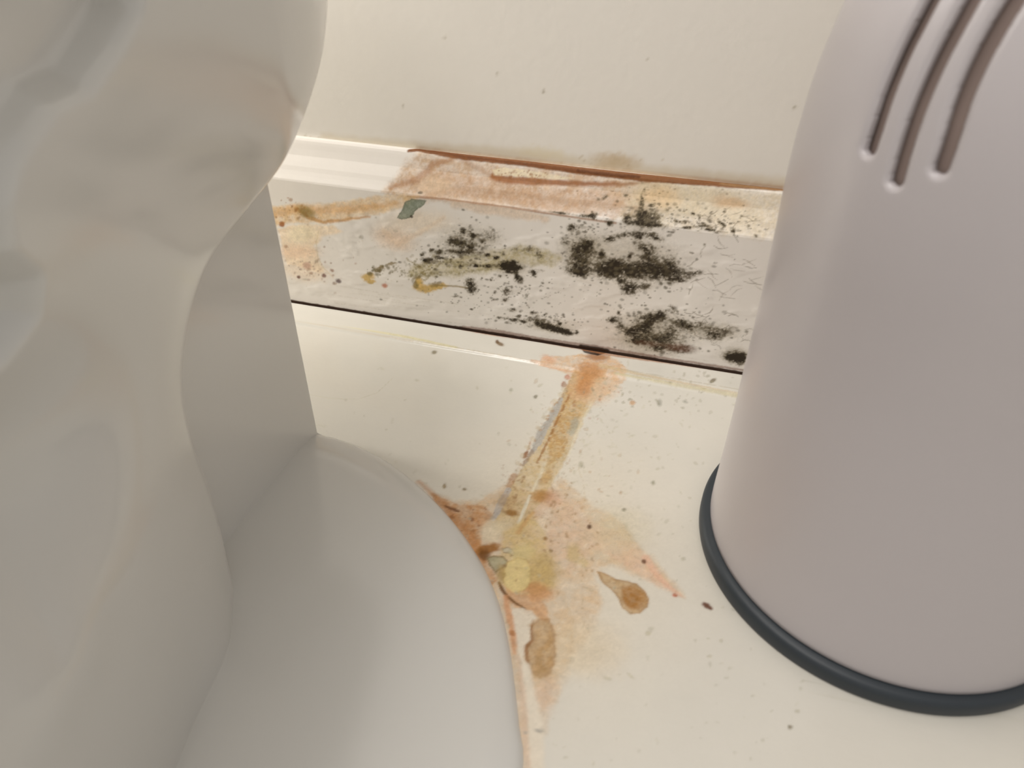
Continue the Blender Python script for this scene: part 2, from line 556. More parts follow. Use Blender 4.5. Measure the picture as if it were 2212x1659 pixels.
F.poly([(1146, 1350), (1160, 1338), (1185, 1338), (1200, 1370), (1200, 1410), (1190, 1455), (1165, 1465), (1148, 1450), (1136, 1415), (1138, 1395), (1150, 1382)],
       (180, 142, 96), .9, .9, .8, 2.0, mottle=.25, msc=1.8, edge=(150, 104, 58), edge_a=.35, edge_w=.4)
F.stroke([(1150, 1352), (1147, 1368), (1150, 1382), (1138, 1396), (1137, 1415), (1142, 1438)], [.25, .3, .4, .5, .4, .2], (146, 98, 54), .75, .3, .25, 1)
F.blob(1168, 1455, 26, 10, (176, 142, 100), .6, -10, .5, .8, 1.6)
F.blob(1180, 1500, 22, 34, (214, 180, 154), .55, 15, .7, 1.5, 3)
F.stroke([(1136, 1440), (1144, 1500), (1156, 1560), (1160, 1670)], [1.0, 1.4, 1.8, 1.8], (226, 213, 198), .9, .6, .4, 2)
F.stroke([(1120, 1420), (1130, 1500), (1136, 1580), (1140, 1680)], [.5, .7, .7, .6], (216, 186, 164), .6, .6, .4, 2)
F.blob(1166, 1578, 11, 4, (176, 168, 160), .8, 10)
F.blob(1134, 1582, 5, 4, (176, 168, 160), .6, 10)
# the tear-shaped brown drip
F.poly([(1290, 1234), (1305, 1238), (1330, 1252), (1352, 1255), (1375, 1262), (1392, 1276), (1402, 1295), (1398, 1312), (1382, 1324), (1362, 1326),
        (1344, 1314), (1336, 1292), (1322, 1275), (1300, 1256)], (184, 150, 106), .92, .35, .25, 1.5, edge=(150, 108, 62), edge_a=.5, edge_w=.3)
F.poly([(1345, 1268), (1372, 1265), (1394, 1282), (1399, 1302), (1380, 1318), (1360, 1316), (1342, 1298)], (162, 110, 52), .9, .9, .4, 1.3, mottle=.3, msc=.9)
F.blob(1240, 1195, 16, 20, (196, 170, 120), .7, -10, .5, .8, 1.5)
F.blob(1262, 1215, 9, 12, (196, 172, 124), .6, -10, .5, .8, 1.5)
# thin dirt lines
F.stroke([(1255, 1255), (1262, 1290), (1258, 1330), (1270, 1370)], .18, (186, 164, 136), .6, .2, .6, 2, gaps=.42)
F.stroke([(1265, 1110), (1262, 1060), (1250, 1010)], .18, (196, 178, 150), .5, .25, .6, 2, gaps=.42)
F.stroke([(1220, 1300), (1240, 1340), (1232, 1390)], .18, (190, 164, 130), .5, .2, .6, 2, gaps=.42)
F.stroke([(668, 850), (720, 862), (775, 862), (815, 848), (850, 815)], .12, (196, 188, 168), .55, .14, .15)
# separate spots
for (x, y, a_, b_, c_, al, an) in [(1526, 1308, 10, 6, (104, 62, 44), .95, 30), (1535, 1314, 5, 4, (104, 62, 44), .9, 30), (1273, 1138, 5, 5, (96, 66, 46), .9, 0),
        (1391, 1213, 5, 5, (110, 74, 56), .9, 0), (1458, 1286, 6, 4, (186, 112, 86), .9, 20), (1178, 1163, 5, 4, (150, 110, 60), .8, 0),
        (1190, 1190, 4, 4, (140, 110, 66), .7, 0), (960, 1050, 4, 6, (150, 128, 96), .8, 10), (1003, 1057, 5, 3, (140, 122, 94), .8, 0),
        (1157, 857, 5, 4, (132, 124, 108), .8, -40), (1104, 842, 4, 4, (160, 156, 140), .7, 0), (938, 761, 6, 4, (138, 126, 104), .85, -10),
        (1080, 743, 9, 4, (120, 92, 60), .85, 20), (1074, 738, 4, 4, (110, 80, 50), .85, 0), (1348, 1101, 5, 4, (150, 142, 124), .8, 0),
        (1411, 1043, 4, 5, (156, 150, 132), .8, 0), (1366, 870, 6, 5, (196, 156, 120), .8, 0), (1425, 870, 5, 8, (160, 156, 146), .7, 0),
        (1480, 868, 6, 3, (164, 160, 150), .7, 20), (1540, 822, 8, 4, (120, 106, 86), .8, -30), (1520, 840, 8, 4, (150, 138, 110), .8, 20),
        (1255, 1004, 5, 7, (168, 160, 140), .7, 0), (755, 1015, 6, 4, (196, 192, 178), .6, 0), (1477, 1207, 4, 4, (166, 160, 146), .6, 0),
        (1957, 1622, 5, 11, (150, 138, 118), .85, -15), (1707, 1571, 5, 5, (140, 128, 108), .8, 0), (1722, 1536, 5, 4, (176, 168, 150), .7, 0),
        (1400, 1368, 6, 5, (186, 176, 154), .7, 0), (1312, 1465, 9, 4, (184, 174, 152), .6, 20), (1362, 1460, 10, 3, (190, 180, 158), .6, 40),
        (1558, 1384, 4, 4, (176, 166, 146), .6, 0), (1532, 1418, 5, 3, (184, 174, 152), .6, 0), (1475, 1207, 4, 4, (180, 172, 154), .6, 0)]:
    F.blob(x, y, a_, b_, c_, al, an, .45, .12, .7)
rs = random.Random(4)
for _ in range(420):
    x, y = rs.uniform(640, 2000), rs.uniform(770, 1659)
    r = rs.uniform(1.2, 3.4)
    F.blob(x, y, r * rs.uniform(1, 2.2), r, (176, 168, 148), rs.uniform(.15, .5), rs.uniform(0, 180), .6, .2, .6)
for _ in range(160):
    x, y = rs.gauss(1300, 80), rs.gauss(950, 90)
    r = rs.uniform(1.2, 2.6)
    F.blob(x, y, r * rs.uniform(1, 3), r, (186, 178, 154), rs.uniform(.15, .4), rs.uniform(0, 180), .6, .4, .6)
for _ in range(150):
    x, y = rs.gauss(1190, 60), rs.gauss(1090, 90)
    r = rs.uniform(1.2, 3.2)
    F.blob(x, y, r * rs.uniform(1, 2), r, (160, 126, 88), rs.uniform(.2, .6), rs.uniform(0, 180), .6, .2, .6)
for _ in range(70):
    x, y = rs.gauss(1420, 90), rs.gauss(850, 22)
    r = rs.uniform(1.2, 3)
    F.blob(x, y, r * rs.uniform(1, 2), r, (150, 142, 120), rs.uniform(.2, .6), rs.uniform(0, 180), .6, .2, .6)
# border strip: dirt in its edge line and rust below the gap
F.stroke([(640, 692), (800, 722), (980, 752), (1100, 772), (1235, 800)], .30, (196, 176, 150), .5, .35, .2, 3, gaps=.38)
F.stroke([(790, 712), (880, 728), (985, 750)], [.5, .8, .5], (214, 202, 160), .75, .5, .3, 2)
F.stroke([(1330, 806), (1460, 832), (1600, 858)], .7, (203, 190, 156), .7, .5, .2, 2)
F.stroke([(1330, 795), (1460, 818), (1600, 842)], .25, (170, 156, 130), .5, .3, .2, 2, gaps=.35)
F.stroke([(1000, 712), (1060, 722), (1150, 735), (1240, 750), (1330, 768), (1460, 786), (1610, 808)], [.4, .8, .6, .9, .9, .6, .5], (160, 104, 66), .7, .45, .3, 1.6)
F.stroke([(1030, 716), (1075, 722)], .9, (176, 106, 82), .6, .5, .5, 1)

F.mix((slice(None), slice(None)), sstep(-1.5, -.9, FV) * .94, (80, 50, 34))  # dark band painted along the gap in place of its shade
F.grain(91, .16)
Z = floor_z(FU / 1000, FV / 1000)
# shallow lip of the lifted coating beside the seam
lip, _ = F.seg_dist(FU, FV, [to_floor(1240, 802), to_floor(1205, 870), to_floor(1140, 985), to_floor(1062, 1125)])
Z = Z + .00010 * np.exp(-(lip / .5) ** 2) * (FV < -14)
floor = grid_obj('floor', np.stack([FU / 1000, FV / 1000, Z], -1), M_floor)
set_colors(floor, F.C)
floor['kind'] = 'structure'

# ================================================================== SKIRTING
prof = [(0.0018, -.0012), (.0004, -.0009), (0.0, .0006), (0.0, .0545), (.0002, .0552), (.0006, .0558), (.0012, .0567), (.0021, .0582), (.0028, .0597), (.0038, .0613), (.0050, .0632),
        (.0058, .0655), (.0063, .0672), (.0067, .0683), (.0073, .0690), (.0081, .0692), (.0090, .0690), (.0098, .0684)]
prof = np.array(prof)
seg = np.hypot(*np.diff(prof, axis=0).T)
arc = np.concatenate([[0], np.cumsum(seg)])


def to_base(px, py):
    d = ray(px, py)
    best = None
    for k in range(len(prof) - 1):
        p, q = prof[k], prof[k + 1]
        n = np.array([0, -(q[1] - p[1]), q[0] - p[0]])
        den = d @ n
        if abs(den) < 1e-9:
            continue
        s = (np.array([0, p[0], p[1]]) - CAM_C) @ n / den
        P = CAM_C + s * d
        t = ((P[1] - p[0]) * (q[0] - p[0]) + (P[2] - p[1]) * (q[1] - p[1])) / seg[k] ** 2
        e = max(0, -t, t - 1) * seg[k]
        if best is None or e < best[0] - 1e-7 or (e < 1e-7 and s < best[2] - 1e-6):
            best = (e, np.array([P[0], arc[k] + np.clip(t, 0, 1) * seg[k]]), s)
    return best[1] * 1000


bx = lines_1d(-1.2, 1.2, -.150, .075, STEP * .9, 10)
bs = np.unique(np.concatenate([np.arange(0, arc[-1], STEP * .9), arc]))
BU, BV = np.meshgrid(bx * 1000, bs * 1000, indexing='ij')
B = StainsAndShade(BU, BV, BASE_B, to_base)

# --- tan, brown and rust
B.poly([(845, 395), (880, 345), (905, 330), (1000, 342), (1130, 356), (1260, 375), (1400, 388), (1450, 396), (1440, 425), (1400, 445), (1340, 455), (1230, 462), (1120, 450),
        (1000, 434), (900, 432), (860, 425), (825, 412)], (182, 152, 122), .88, 1.8, 1.6, 2.5, mottle=.35, msc=1.3)
B.poly([(880, 395), (960, 365), (1060, 385), (1180, 400), (1330, 415), (1400, 425), (1330, 445), (1180, 450), (1050, 432), (980, 420), (900, 415)],
       (158, 124, 94), .6, 1.3, 1.3, 3.5, mottle=.35, msc=1.4)
B.blob(935, 402, 40, 20, (204, 178, 150), .7, 5, .6, 1.2, 2.5)
B.stroke([(1000, 345), (1060, 380), (1100, 400)], [1.2, .8, .6], (150, 112, 80), .5, .8, .5, 2)
B.stroke([(845, 405), (900, 388), (935, 355), (985, 342)], [1.0, 1.4, 1.2, .8], (152, 108, 72), .6, .9, .6, 1.8)
B.stroke([(1065, 382), (1110, 390), (1160, 392), (1240, 396), (1340, 398), (1400, 396)], [1.0, 1.3, 1.3, .9, .7, .5], (136, 84, 44), .85, .7, .4, 1.8)
B.poly([(1063, 366), (1090, 362), (1130, 366), (1200, 378), (1240, 386), (1200, 388), (1140, 382), (1090, 380), (1066, 378)], (214, 200, 170), .85, .35, .3, 1.3, mottle=.25, msc=.7)
B.specks(1130, 378, 60, 8, 40, 3, (140, 92, 56), .7, 2)
B.poly([(1385, 390), (1500, 402), (1690, 420), (1690, 522), (1560, 505), (1400, 484), (1330, 470)], (190, 174, 148), .75, 1.2, 1.2, 2.5, mottle=.4, msc=.9)
B.poly([(1000, 400), (1400, 445), (1400, 480), (1200, 458), (1000, 432), (880, 425)], (172, 140, 112), .6, .9, 1.0, 2.5, mottle=.4, msc=.9)
B.blob(1500, 430, 150, 40, (190, 174, 144), .6, 6, .6, 1.5, 4)
B.blob(1425, 428, 40, 22, (196, 164, 120), .6, 6, .6, 1.5, 3)
B.blob(1578, 438, 38, 13, (188, 156, 120), .75, 8, .6, 1.0, 2)
B.blob(1600, 480, 60, 26, (214, 200, 176), .5, 8, .6, 1.5, 2)
B.stroke([(980, 440), (1080, 455), (1180, 472)], [1.6, 2.2, 1.2], (204, 180, 156), .65, 1.2, .8, 3)
B.stroke([(880, 424), (960, 430), (1100, 448), (1230, 468), (1330, 482)], .35, (148, 106, 76), .75, .35, .15, 2)
# rust line where the top meets the wall
B.stroke([(882, 326), (905, 323), (940, 328), (1000, 337), (1130, 350), (1250, 367), (1380, 382), (1500, 391), (1600, 400), (1690, 409)],
         [.5, 1.1, 1.3, 1.4, 1.5, 1.5, 1.5, 1.5, 1.4, 1.1], (112, 66, 26), .96, .35, .2, 1.5)
B.stroke([(900, 322), (1000, 338), (1250, 369)], .5, (90, 46, 14), .6, .4, .3, 1.2)
B.stroke([(1250, 369), (1340, 380), (1380, 382)], .5, (74, 38, 12), .7, .4, .3, 1.2)
B.stroke([(1560, 397), (1640, 405), (1690, 410)], [.8, .9, .8], (140, 108, 74), .7, .5, .1)
# left end: brown band, yellow and peach
B.poly([(585, 448), (650, 440), (720, 438), (800, 425), (870, 418), (905, 425), (870, 450), (800, 466), (740, 476), (690, 482), (640, 480), (590, 490)],
       (210, 176, 128), .85, .9, .8, 2.5, mottle=.3, msc=1.5)
B.stroke([(590, 462), (640, 452), (720, 455), (800, 448), (860, 438)], [1.2, 1.6, 1.6, 1.2, .8], (198, 152, 96), .6, 1.0, .7, 2)
B.stroke([(640, 450), (668, 470), (700, 480), (750, 474), (800, 468)], [.8, .9, .7, .5, .3], (182, 132, 70), .75, .5, .4, 1.5)
B.blob(662, 458, 20, 12, (138, 116, 66), .85, 30, .5, .7, 1.2)
B.blob(609, 484, 6, 6, (146, 86, 36), .9, 0, .5, .3, .8)
B.specks(640, 455, 40, 20, 40, 3, (150, 104, 56), .6, 7)
B.poly([(600, 495), (640, 485), (720, 485), (740, 500), (700, 510), (680, 530), (688, 560), (700, 590), (660, 580), (620, 570)], (224, 198, 164), .75, .9, .8, 2.5)
B.blob(652, 505, 30, 17, (224, 208, 178), .85, -5, .5, .8, 2)
B.blob(640, 545, 45, 14, (220, 188, 160), .65, 0, .6, .9, 2)
B.blob(655, 585, 50, 20, (222, 198, 170), .55, 10, .6, 1, 2)
B.stroke([(688, 500), (683, 525), (686, 555), (700, 580), (720, 600)], .22, (200, 180, 140), .5, .25, .2)
B.blob(850, 515, 42, 22, (206, 182, 160), .8, 15, .6, 1.2, 2.5)
B.stroke([(830, 500), (860, 525), (900, 505), (960, 470)], [1.2, 1.4, 1, .6], (208, 184, 160), .6, .8, .6, 2)
B.blob(900, 480, 70, 24, (218, 200, 178), .6, 0, .6, 1.2, 3)
B.poly([(905, 431), (921, 433), (915, 443), (897, 456), (886, 470), (868, 474), (858, 470), (868, 455), (876, 436), (890, 430)], (118, 126, 108), .97, .25, .35, 1,
       edge=(84, 84, 66), edge_a=.55, edge_w=.2)
B.blob(889, 468, 3.5, 3.5, (70, 60, 48), .9)
B.blob(908, 416, 5, 3, (96, 84, 66), .8)
# mauve and dark dots near the left edge
for (x, y, r, c) in [(645, 598, 4, (110, 70, 56)), (700, 595, 5, (116, 80, 72)), (731, 607, 6, (84, 62, 60)), (663, 574, 9, (186, 150, 130)), (717, 584, 4, (150, 120, 104)),
                     (831, 617, 6, (176, 112, 84)), (618, 532, 4, (170, 136, 110)), (684, 564, 4, (170, 150, 128)), (672, 590, 4, (170, 140, 118)), (722, 612, 4, (150, 130, 116)),
                     (780, 512, 5, (186, 180, 168)), (822, 578, 3, (170, 160, 148))]:
    B.blob(x, y, r, r * .8, c, .85, 20, .5, .25, .8)
B.specks(680, 580, 60, 30, 60, 2.2, (150, 118, 96), .6, 3)
# olive cloud and yellow crusts
B.poly([(905, 570), (940, 560), (1000, 552), (1060, 540), (1130, 530), (1190, 540), (1215, 560), (1200, 575), (1120, 570), (1080, 585), (1020, 592), (970, 600), (920, 596), (885, 600), (880, 585)],
       (170, 156, 112), .8, 1.4, 1.3, 2.5, mottle=.35, msc=1.0)
B.stroke([(900, 578), (960, 566), (1040, 574), (1090, 576)], [.9, 1.1, .8, 1.0], (136, 124, 88), .6, .6, .6, 1.2, gaps=.42)
B.stroke([(885, 596), (950, 590), (1010, 588), (1060, 580)], [.6, .8, .8, .5], (132, 120, 84), .6, .5, .7, 1.2, gaps=.44)
B.stroke([(930, 545), (1000, 548), (1060, 556)], [.8, 1.2, .8], (120, 112, 84), .5, .7, .7, 1.2, gaps=.40)
B.stroke([(880, 560), (905, 575), (925, 600), (900, 612)], .5, (150, 134, 92), .6, .4, .8, 1, gaps=.42)
for (x, y, rx, ry) in [(795, 598, 13, 8), (802, 608, 8, 5), (905, 618, 12, 9), (925, 623, 22, 9), (950, 618, 16, 6), (905, 606, 8, 8)]:
    B.blob(x, y, rx, ry, (190, 156, 84), .9, -8, .4, .8, 1.1)
for (x, y, rx, ry) in [(799, 592, 6, 5), (898, 615, 6, 9), (900, 600, 8, 4), (942, 615, 12, 5), (815, 583, 9, 5), (824, 577, 5, 5), (845, 570, 12, 3)]:
    B.blob(x, y, rx, ry, (128, 108, 66), .8, -10, .45, .7, .9)
B.stroke([(950, 617), (985, 618), (1010, 622)], .35, (140, 120, 80), .8, .3, .2)
B.specks(825, 585, 30, 16, 40, 3, (110, 98, 66), .8, 9)
B.specks(900, 590, 50, 26, 90, 3, (120, 106, 66), .7, 11)
B.blob(1390, 740, 70, 30, (190, 176, 160), .5, 10, .6, 1.5, 3)

for (x, y, rx, ry, al) in [(1260, 545, 48, 42, .5), (1370, 560, 90, 48, .42), (1390, 470, 40, 26, .4), (1420, 708, 85, 30, .42), (1550, 716, 50, 18, .4), (1400, 745, 60, 18, .35),
                           (1015, 522, 58, 30, .38), (1105, 578, 34, 16, .4), (1185, 704, 50, 12, .4), (1590, 768, 34, 16, .4)]:
    B.blob(x, y, rx, ry, (150, 138, 114), al, 5, .7, 1.4, 1.6)
mould = [
    (1258, 548, 30, 27, 1.0), (1244, 580, 22, 13, .9), (1255, 590, 14, 8, .9), (1270, 525, 16, 12, .6), (1314, 583, 27, 16, 1.35), (1335, 572, 22, 14, .9), (1360, 624, 17, 12, 1.25),
    (1342, 606, 14, 8, .7), (1374, 586, 25, 15, 1.2), (1400, 558, 22, 16, .8), (1420, 586, 26, 19, 1.15), (1450, 580, 17, 24, .95), (1466, 604, 14, 6, .9), (1485, 594, 22, 12, .62),
    (1510, 588, 14, 5, .6), (1392, 618, 14, 8, .7), (1282, 466, 10, 8, 1.0), (1262, 466, 14, 4, .8), (1212, 460, 24, 3.5, .8, 6), (1306, 427, 8, 5, .8, -30), (1293, 430, 5, 5, .8),
    (1317, 482, 8, 8, 1.0), (1388, 468, 14, 16, 1.3), (1355, 472, 11, 11, 1.0), (1400, 485, 40, 5, .9, 5), (1415, 470, 14, 14, .7), (1389, 425, 6, 9, .8), (1386, 440, 6, 8, .7),
    (1408, 443, 7, 6, .8), (1392, 410, 4, 6, .5), (1352, 422, 7, 5, .6), (1372, 506, 26, 8, .75), (1382, 510, 6, 6, .8), (1415, 512, 18, 8, .9, 20), (1317, 517, 13, 8, .95), (1342, 510, 14, 6, .7),
    (1234, 493, 9, 10, .9), (1256, 490, 16, 6, .5), (1300, 550, 8, 6, 1.1), (1360, 553, 5, 4, .9), (1398, 536, 20, 9, .75), (1380, 525, 16, 8, .5), (1222, 520, 12, 10, .5),
    (1325, 690, 15, 7, .95), (1336, 675, 4, 5, .8, 30), (1340, 705, 10, 8, .7), (1362, 716, 14, 9, .95), (1390, 706, 22, 13, 1.15, -15), (1401, 686, 26, 12, .75), (1430, 680, 14, 12, .8),
    (1400, 730, 40, 12, .62), (1450, 712, 20, 14, .65), (1474, 698, 18, 9, 1.0, 20), (1493, 708, 10, 8, .8), (1458, 670, 8, 9, .55), (1450, 662, 6, 6, .5), (1550, 716, 34, 10, .85), (1520, 702, 14, 8, .6),
    (1545, 730, 20, 7, .6), (1425, 752, 26, 9, .75), (1475, 755, 26, 10, .65), (1585, 770, 22, 12, 1.2), (1600, 775, 14, 12, 1.1), (1375, 738, 20, 5, .8, 8), (1440, 735, 50, 14, .45),
    (1000, 498, 7, 8, 1.1), (1023, 508, 7, 6, 1.4), (1061, 510, 20, 13, .68), (980, 521, 18, 13, .85), (1000, 530, 14, 10, .6), (1019, 533, 11, 12, .95), (1014, 495, 5, 10, .5), (1041, 521, 4, 4, .9),
    (933, 540, 7, 4, .95), (950, 545, 6, 5, 1.1), (912, 550, 5, 4, 1.0, -30), (952, 557, 9, 4, .9), (925, 562, 14, 6, 1.2), (945, 555, 5, 4, .7), (980, 543, 24, 4, .8, 5), (1005, 546, 14, 5, .7),
    (1102, 579, 16, 10, 1.9), (1100, 567, 18, 6, .95), (1085, 575, 20, 6, .7), (1125, 578, 16, 5, .6), (1053, 551, 6, 3.5, 1.2), (1072, 556, 7, 5, 1.25), (1088, 547, 5, 5, .75), (1040, 546, 12, 3, .7),
    (1029, 574, 30, 4, .72), (1028, 574, 4, 4, .9), (995, 575, 5, 5, .8), (1052, 575, 7, 5, .8), (1153, 591, 5, 9, 1.2, -25), (1122, 604, 10, 8, 1.0), (1116, 594, 5, 8, .7), (1165, 585, 12, 4, .5),
    (1016, 614, 12, 14, .98), (1022, 628, 10, 9, .6), (1096, 630, 10, 9, .85), (1080, 597, 4, 3, 1.0), (1061, 604, 3.5, 3.5, 1.0), (1041, 601, 2.5, 2.5, 1.0), (1068, 632, 6, 4, .6), (1090, 648, 9, 5, .65),
    (1068, 647, 6, 3, .7), (1138, 640, 6, 4, .6), (1106, 669, 8, 6, .8), (1150, 676, 5, 4, 1.0), (1110, 691, 9, 4, 1.0), (1131, 694, 8, 5, .9), (1120, 682, 6, 3, .8), (1162, 692, 18, 6, .7, 12),
    (1168, 702, 14, 6, .8, 15), (1190, 708, 24, 7, 1.25, 14), (1215, 714, 20, 6, 1.2, 14), (1226, 719, 8, 5, 1.0), (1210, 699, 5, 3.5, .9), (1245, 717, 5, 4, 1.0), (1077, 686, 5, 3, 1.0), (1095, 688, 14, 1.5, .7, 10),
    (1160, 682, 4, 4, .7), (1178, 679, 6, 3, .7, -30), (1136, 540, 20, 9, .40), (1110, 538, 10, 8, .5), (1165, 550, 14, 15, .50), (1145, 535, 6, 6, .5), (982, 640, 10, 3, .6), (1019, 668, 5, 3, .7),
    (1485, 492, 16, 4, .85), (1535, 497, 22, 3.5, .95, 8), (1560, 484, 12, 4, .8, 30), (1583, 499, 6, 5, 1.0), (1618, 489, 4.5, 4, .9), (1497, 461, 5, 4, .8), (1515, 465, 10, 3, .7), (1480, 480, 14, 4, .7),
    (1520, 488, 16, 3, .7), (1632, 510, 5, 5, .8), (1522, 529, 4, 4, .8), (1494, 546, 6, 3, .8, 20), (1545, 568, 5, 3, .5), (1640, 500, 4, 3, .6), (1460, 478, 10, 4, .6)]
B.density(mould, (102, 90, 66), (33, 24, 13), t0=.32, t1=.80, namp=.50, sc=.62)
for (x, y, rx, ry, n, r, s) in [(1380, 580, 110, 45, 260, 3.0, 1), (1020, 530, 60, 40, 150, 2.6, 2), (1400, 470, 60, 40, 130, 2.8, 3), (1430, 710, 110, 40, 200, 2.8, 4), (1110, 620, 80, 40, 140, 2.0, 5),
                                (1150, 690, 90, 16, 110, 2.4, 6), (1540, 480, 80, 26, 140, 2.2, 7), (1260, 500, 50, 30, 80, 2.2, 8), (950, 560, 50, 25, 90, 2.4, 9), (1250, 560, 40, 40, 80, 3.0, 10),
                                (1300, 660, 200, 70, 120, 1.6, 12), (1000, 650, 150, 30, 60, 1.5, 13)]:
    B.specks(x, y, rx, ry, n, r, (84, 74, 56), .75, s, 1.4)
B.specks(1350, 410, 260, 26, 90, 2, (110, 84, 60), .5, 21)
B.specks(1180, 330, 300, 10, 10, 2, (110, 84, 60), .5, 22)
B.specks(900, 540, 260, 60, 120, 1.8, (170, 158, 138), .5, 23, 2)
# brownish tint in the lower mould
B.blob(1470, 752, 34, 9, (96, 62, 46), .6, 6, .5, .8, 1)
B.blob(1400, 742, 30, 6, (90, 58, 40), .5, 6, .5, .8, 1)
# hair cracks in the paint at the right end
rc = random.Random(11)
for k in range(46):
    x, y = rc.uniform(1480, 1640), rc.gauss(590, 50)
    if k > 30:
        x, y = rc.uniform(1500, 1620), rc.gauss(480, 25)
    pts = [(x, y)]
    an = rc.choice([.3, .5, -1.0, 2.6, .1, 1.2])
    for _ in range(3):
        an += rc.uniform(-.6, .6)
        pts.append((pts[-1][0] + 11 * math.cos(an), pts[-1][1] + 9 * math.sin(an)))
    B.stroke(pts, [.12, .2, .08], (112, 98, 78), rc.uniform(.25, .6), .13, .1)
for k in range(26):
    x, y = rc.uniform(1500, 1615), rc.gauss(715, 16)
    an = rc.uniform(0, 6)
    pts = [(x, y)]
    for _ in range(3):
        an += .7
        pts.append((pts[-1][0] + 9 * math.cos(an), pts[-1][1] + 6 * math.sin(an)))
    B.stroke(pts, .15, (112, 100, 84), rc.uniform(.3, .7), .15, .1)
# streaky wear and the dark lower edge
for k in range(26):
    x, y = rc.uniform(640, 1500), 0
    y = 600 + (x - 640) * .15 + rc.uniform(0, 50)
    B.stroke([(x, y), (x + 50, y + 7), (x + 110, y + 16)], .12, (176, 164, 144), rc.uniform(.15, .4), .2, .2, gaps=.4)
B.stroke([(1000, 706), (1075, 716), (1180, 734), (1285, 749), (1450, 776), (1610, 800)], [.5, .9, .7, .8, .5, .5], (120, 76, 50), .6, .4, .3)
B.stroke([(1255, 748), (1312, 757)], .8, (36, 22, 14), .9, .3, .2)  # shade of the hole, painted onto the board

B.grain(92, .14)
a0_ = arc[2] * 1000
B.mix((slice(None), slice(None)), (1 - sstep(a0_ + .0, a0_ + .35, BV + .5 * (fbm(BU / 2, BV, 8, 3) - .5))) * .93, (72, 46, 30))  # lower edge darkened: the gap's shade painted on the board
yz = np.stack([np.interp(bs, arc, prof[:, 0]), np.interp(bs, arc, prof[:, 1])], -1)
P = np.zeros(BU.shape + (3,))
P[..., 0] = BU / 1000
P[..., 1] = yz[None, :, 0]
P[..., 2] = yz[None, :, 1]
# flaking and paint drips stand a little proud
P[..., 1] -= .00012 * sstep(.45, .7, fbm(BU / 9, BV / 5, 71, 3)) * sstep(3, 8, BV) * (1 - sstep(50, 54, BV))
base = grid_obj('baseboard_back', P, M_base, flip=True)
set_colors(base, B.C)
base['kind'] = 'structure'

# ================================================================== WALL
WALL_Y = .0092


def to_wall(px, py):
    p = on_plane(px, py, (0, 1, 0), WALL_Y)
    return np.array([p[0], p[2]]) * 1000


wx = lines_1d(-1.2, 1.2, -.130, .085, .0008, 10)
wz = lines_1d(-.01, 2.2, .064, .125, .0008, 14)
WU, WV = np.meshgrid(wx * 1000, wz * 1000, indexing='ij')
Wl = StainsAndShade(WU, WV, BASE_W, to_wall)
Wl.stroke([(700, 296), (880, 315), (1100, 335), (1300, 360), (1500, 378), (1700, 396)], [1.0, 1.6, 2.4, 2.2, 1.8, 1.8], (196, 182, 158), .65, 1.6, .8, 3)
Wl.blob(1330, 348, 44, 16, (184, 160, 126), .75, 6, .6, 1.5, 2)
Wl.blob(1170, 330, 50, 13, (206, 192, 164), .6, 6, .6, 1.5, 2)
Wl.stroke([(900, 320), (1250, 362), (1690, 405)], [.5, .9, .8], (170, 134, 96), .6, .7, .4, 1.4)
Wl.specks(1250, 350, 200, 10, 60, 2.5, (170, 150, 116), .6, 2)
Wl.specks(660, 296, 40, 5, 14, 3, (176, 166, 146), .6, 4)
for (x, y, r) in [(1174, 198, 4), (1717, 233, 4), (1075, 160, 3), (960, 80, 3), (1400, 130, 2.5), (870, 230, 2.5)]:
    Wl.blob(x, y, r, r, (166, 156, 138), .8, 0, .5, .1)
wall = grid_obj('wall_back', np.stack([WU / 1000, np.full(WU.shape, WALL_Y), WV / 1000], -1), M_wall, flip=True)
set_colors(wall, Wl.C)
wall['kind'] = 'structure'

# ================================================================== TOILET
FACE_X = -.079
AXIS_X = -.175
toilet = bpy.data.objects.new('toilet', None)
COL.objects.link(toilet)
toilet.location = (AXIS_X, -.28, 0)
toilet['label'] = 'grey-white glazed toilet base with rounded foot filling the left side'
toilet['category'] = 'toilet'
bpy.context.view_layer.update()

# pedestal: the flat-sided rear column
bm = bmesh.new()
rr_ = .0016
plan = []
for k in range(7):
    a = k / 6 * math.pi / 2
    plan.append((FACE_X - rr_ + rr_ * math.cos(a), -.0750 - rr_ + rr_ * math.sin(a)))
planm = [(2 * AXIS_X - x, y) for x, y in reversed(plan)]
full = [(FACE_X, -.40)] + plan + planm + [(2 * AXIS_X - FACE_X, -.40)]
vb = [bm.verts.new((x, y, .0)) for x, y in full]
vt = [bm.verts.new((x, y, .150)) for x, y in full]
n = len(full)
for k in range(n):
    bm.faces.new((vb[k], vb[(k + 1) % n], vt[(k + 1) % n], vt[k]))
bm.faces.new(list(reversed(vb)))
bm.faces.new(vt)
bmesh.ops.recalc_face_normals(bm, faces=bm.faces)
me = bpy.data.meshes.new('pedestal')
bm.to_mesh(me)
bm.free()
me.materials.append(M_cer)
for p in me.polygons:
    p.use_smooth = len(p.vertices) == 4
ped = bpy.data.objects.new('pedestal', me)
COL.objects.link(ped)
ped.parent = toilet
ped.matrix_parent_inverse = toilet.matrix_world.inverted()
md = ped.modifiers.new('split', 'EDGE_SPLIT')
md.split_angle = math.radians(40)


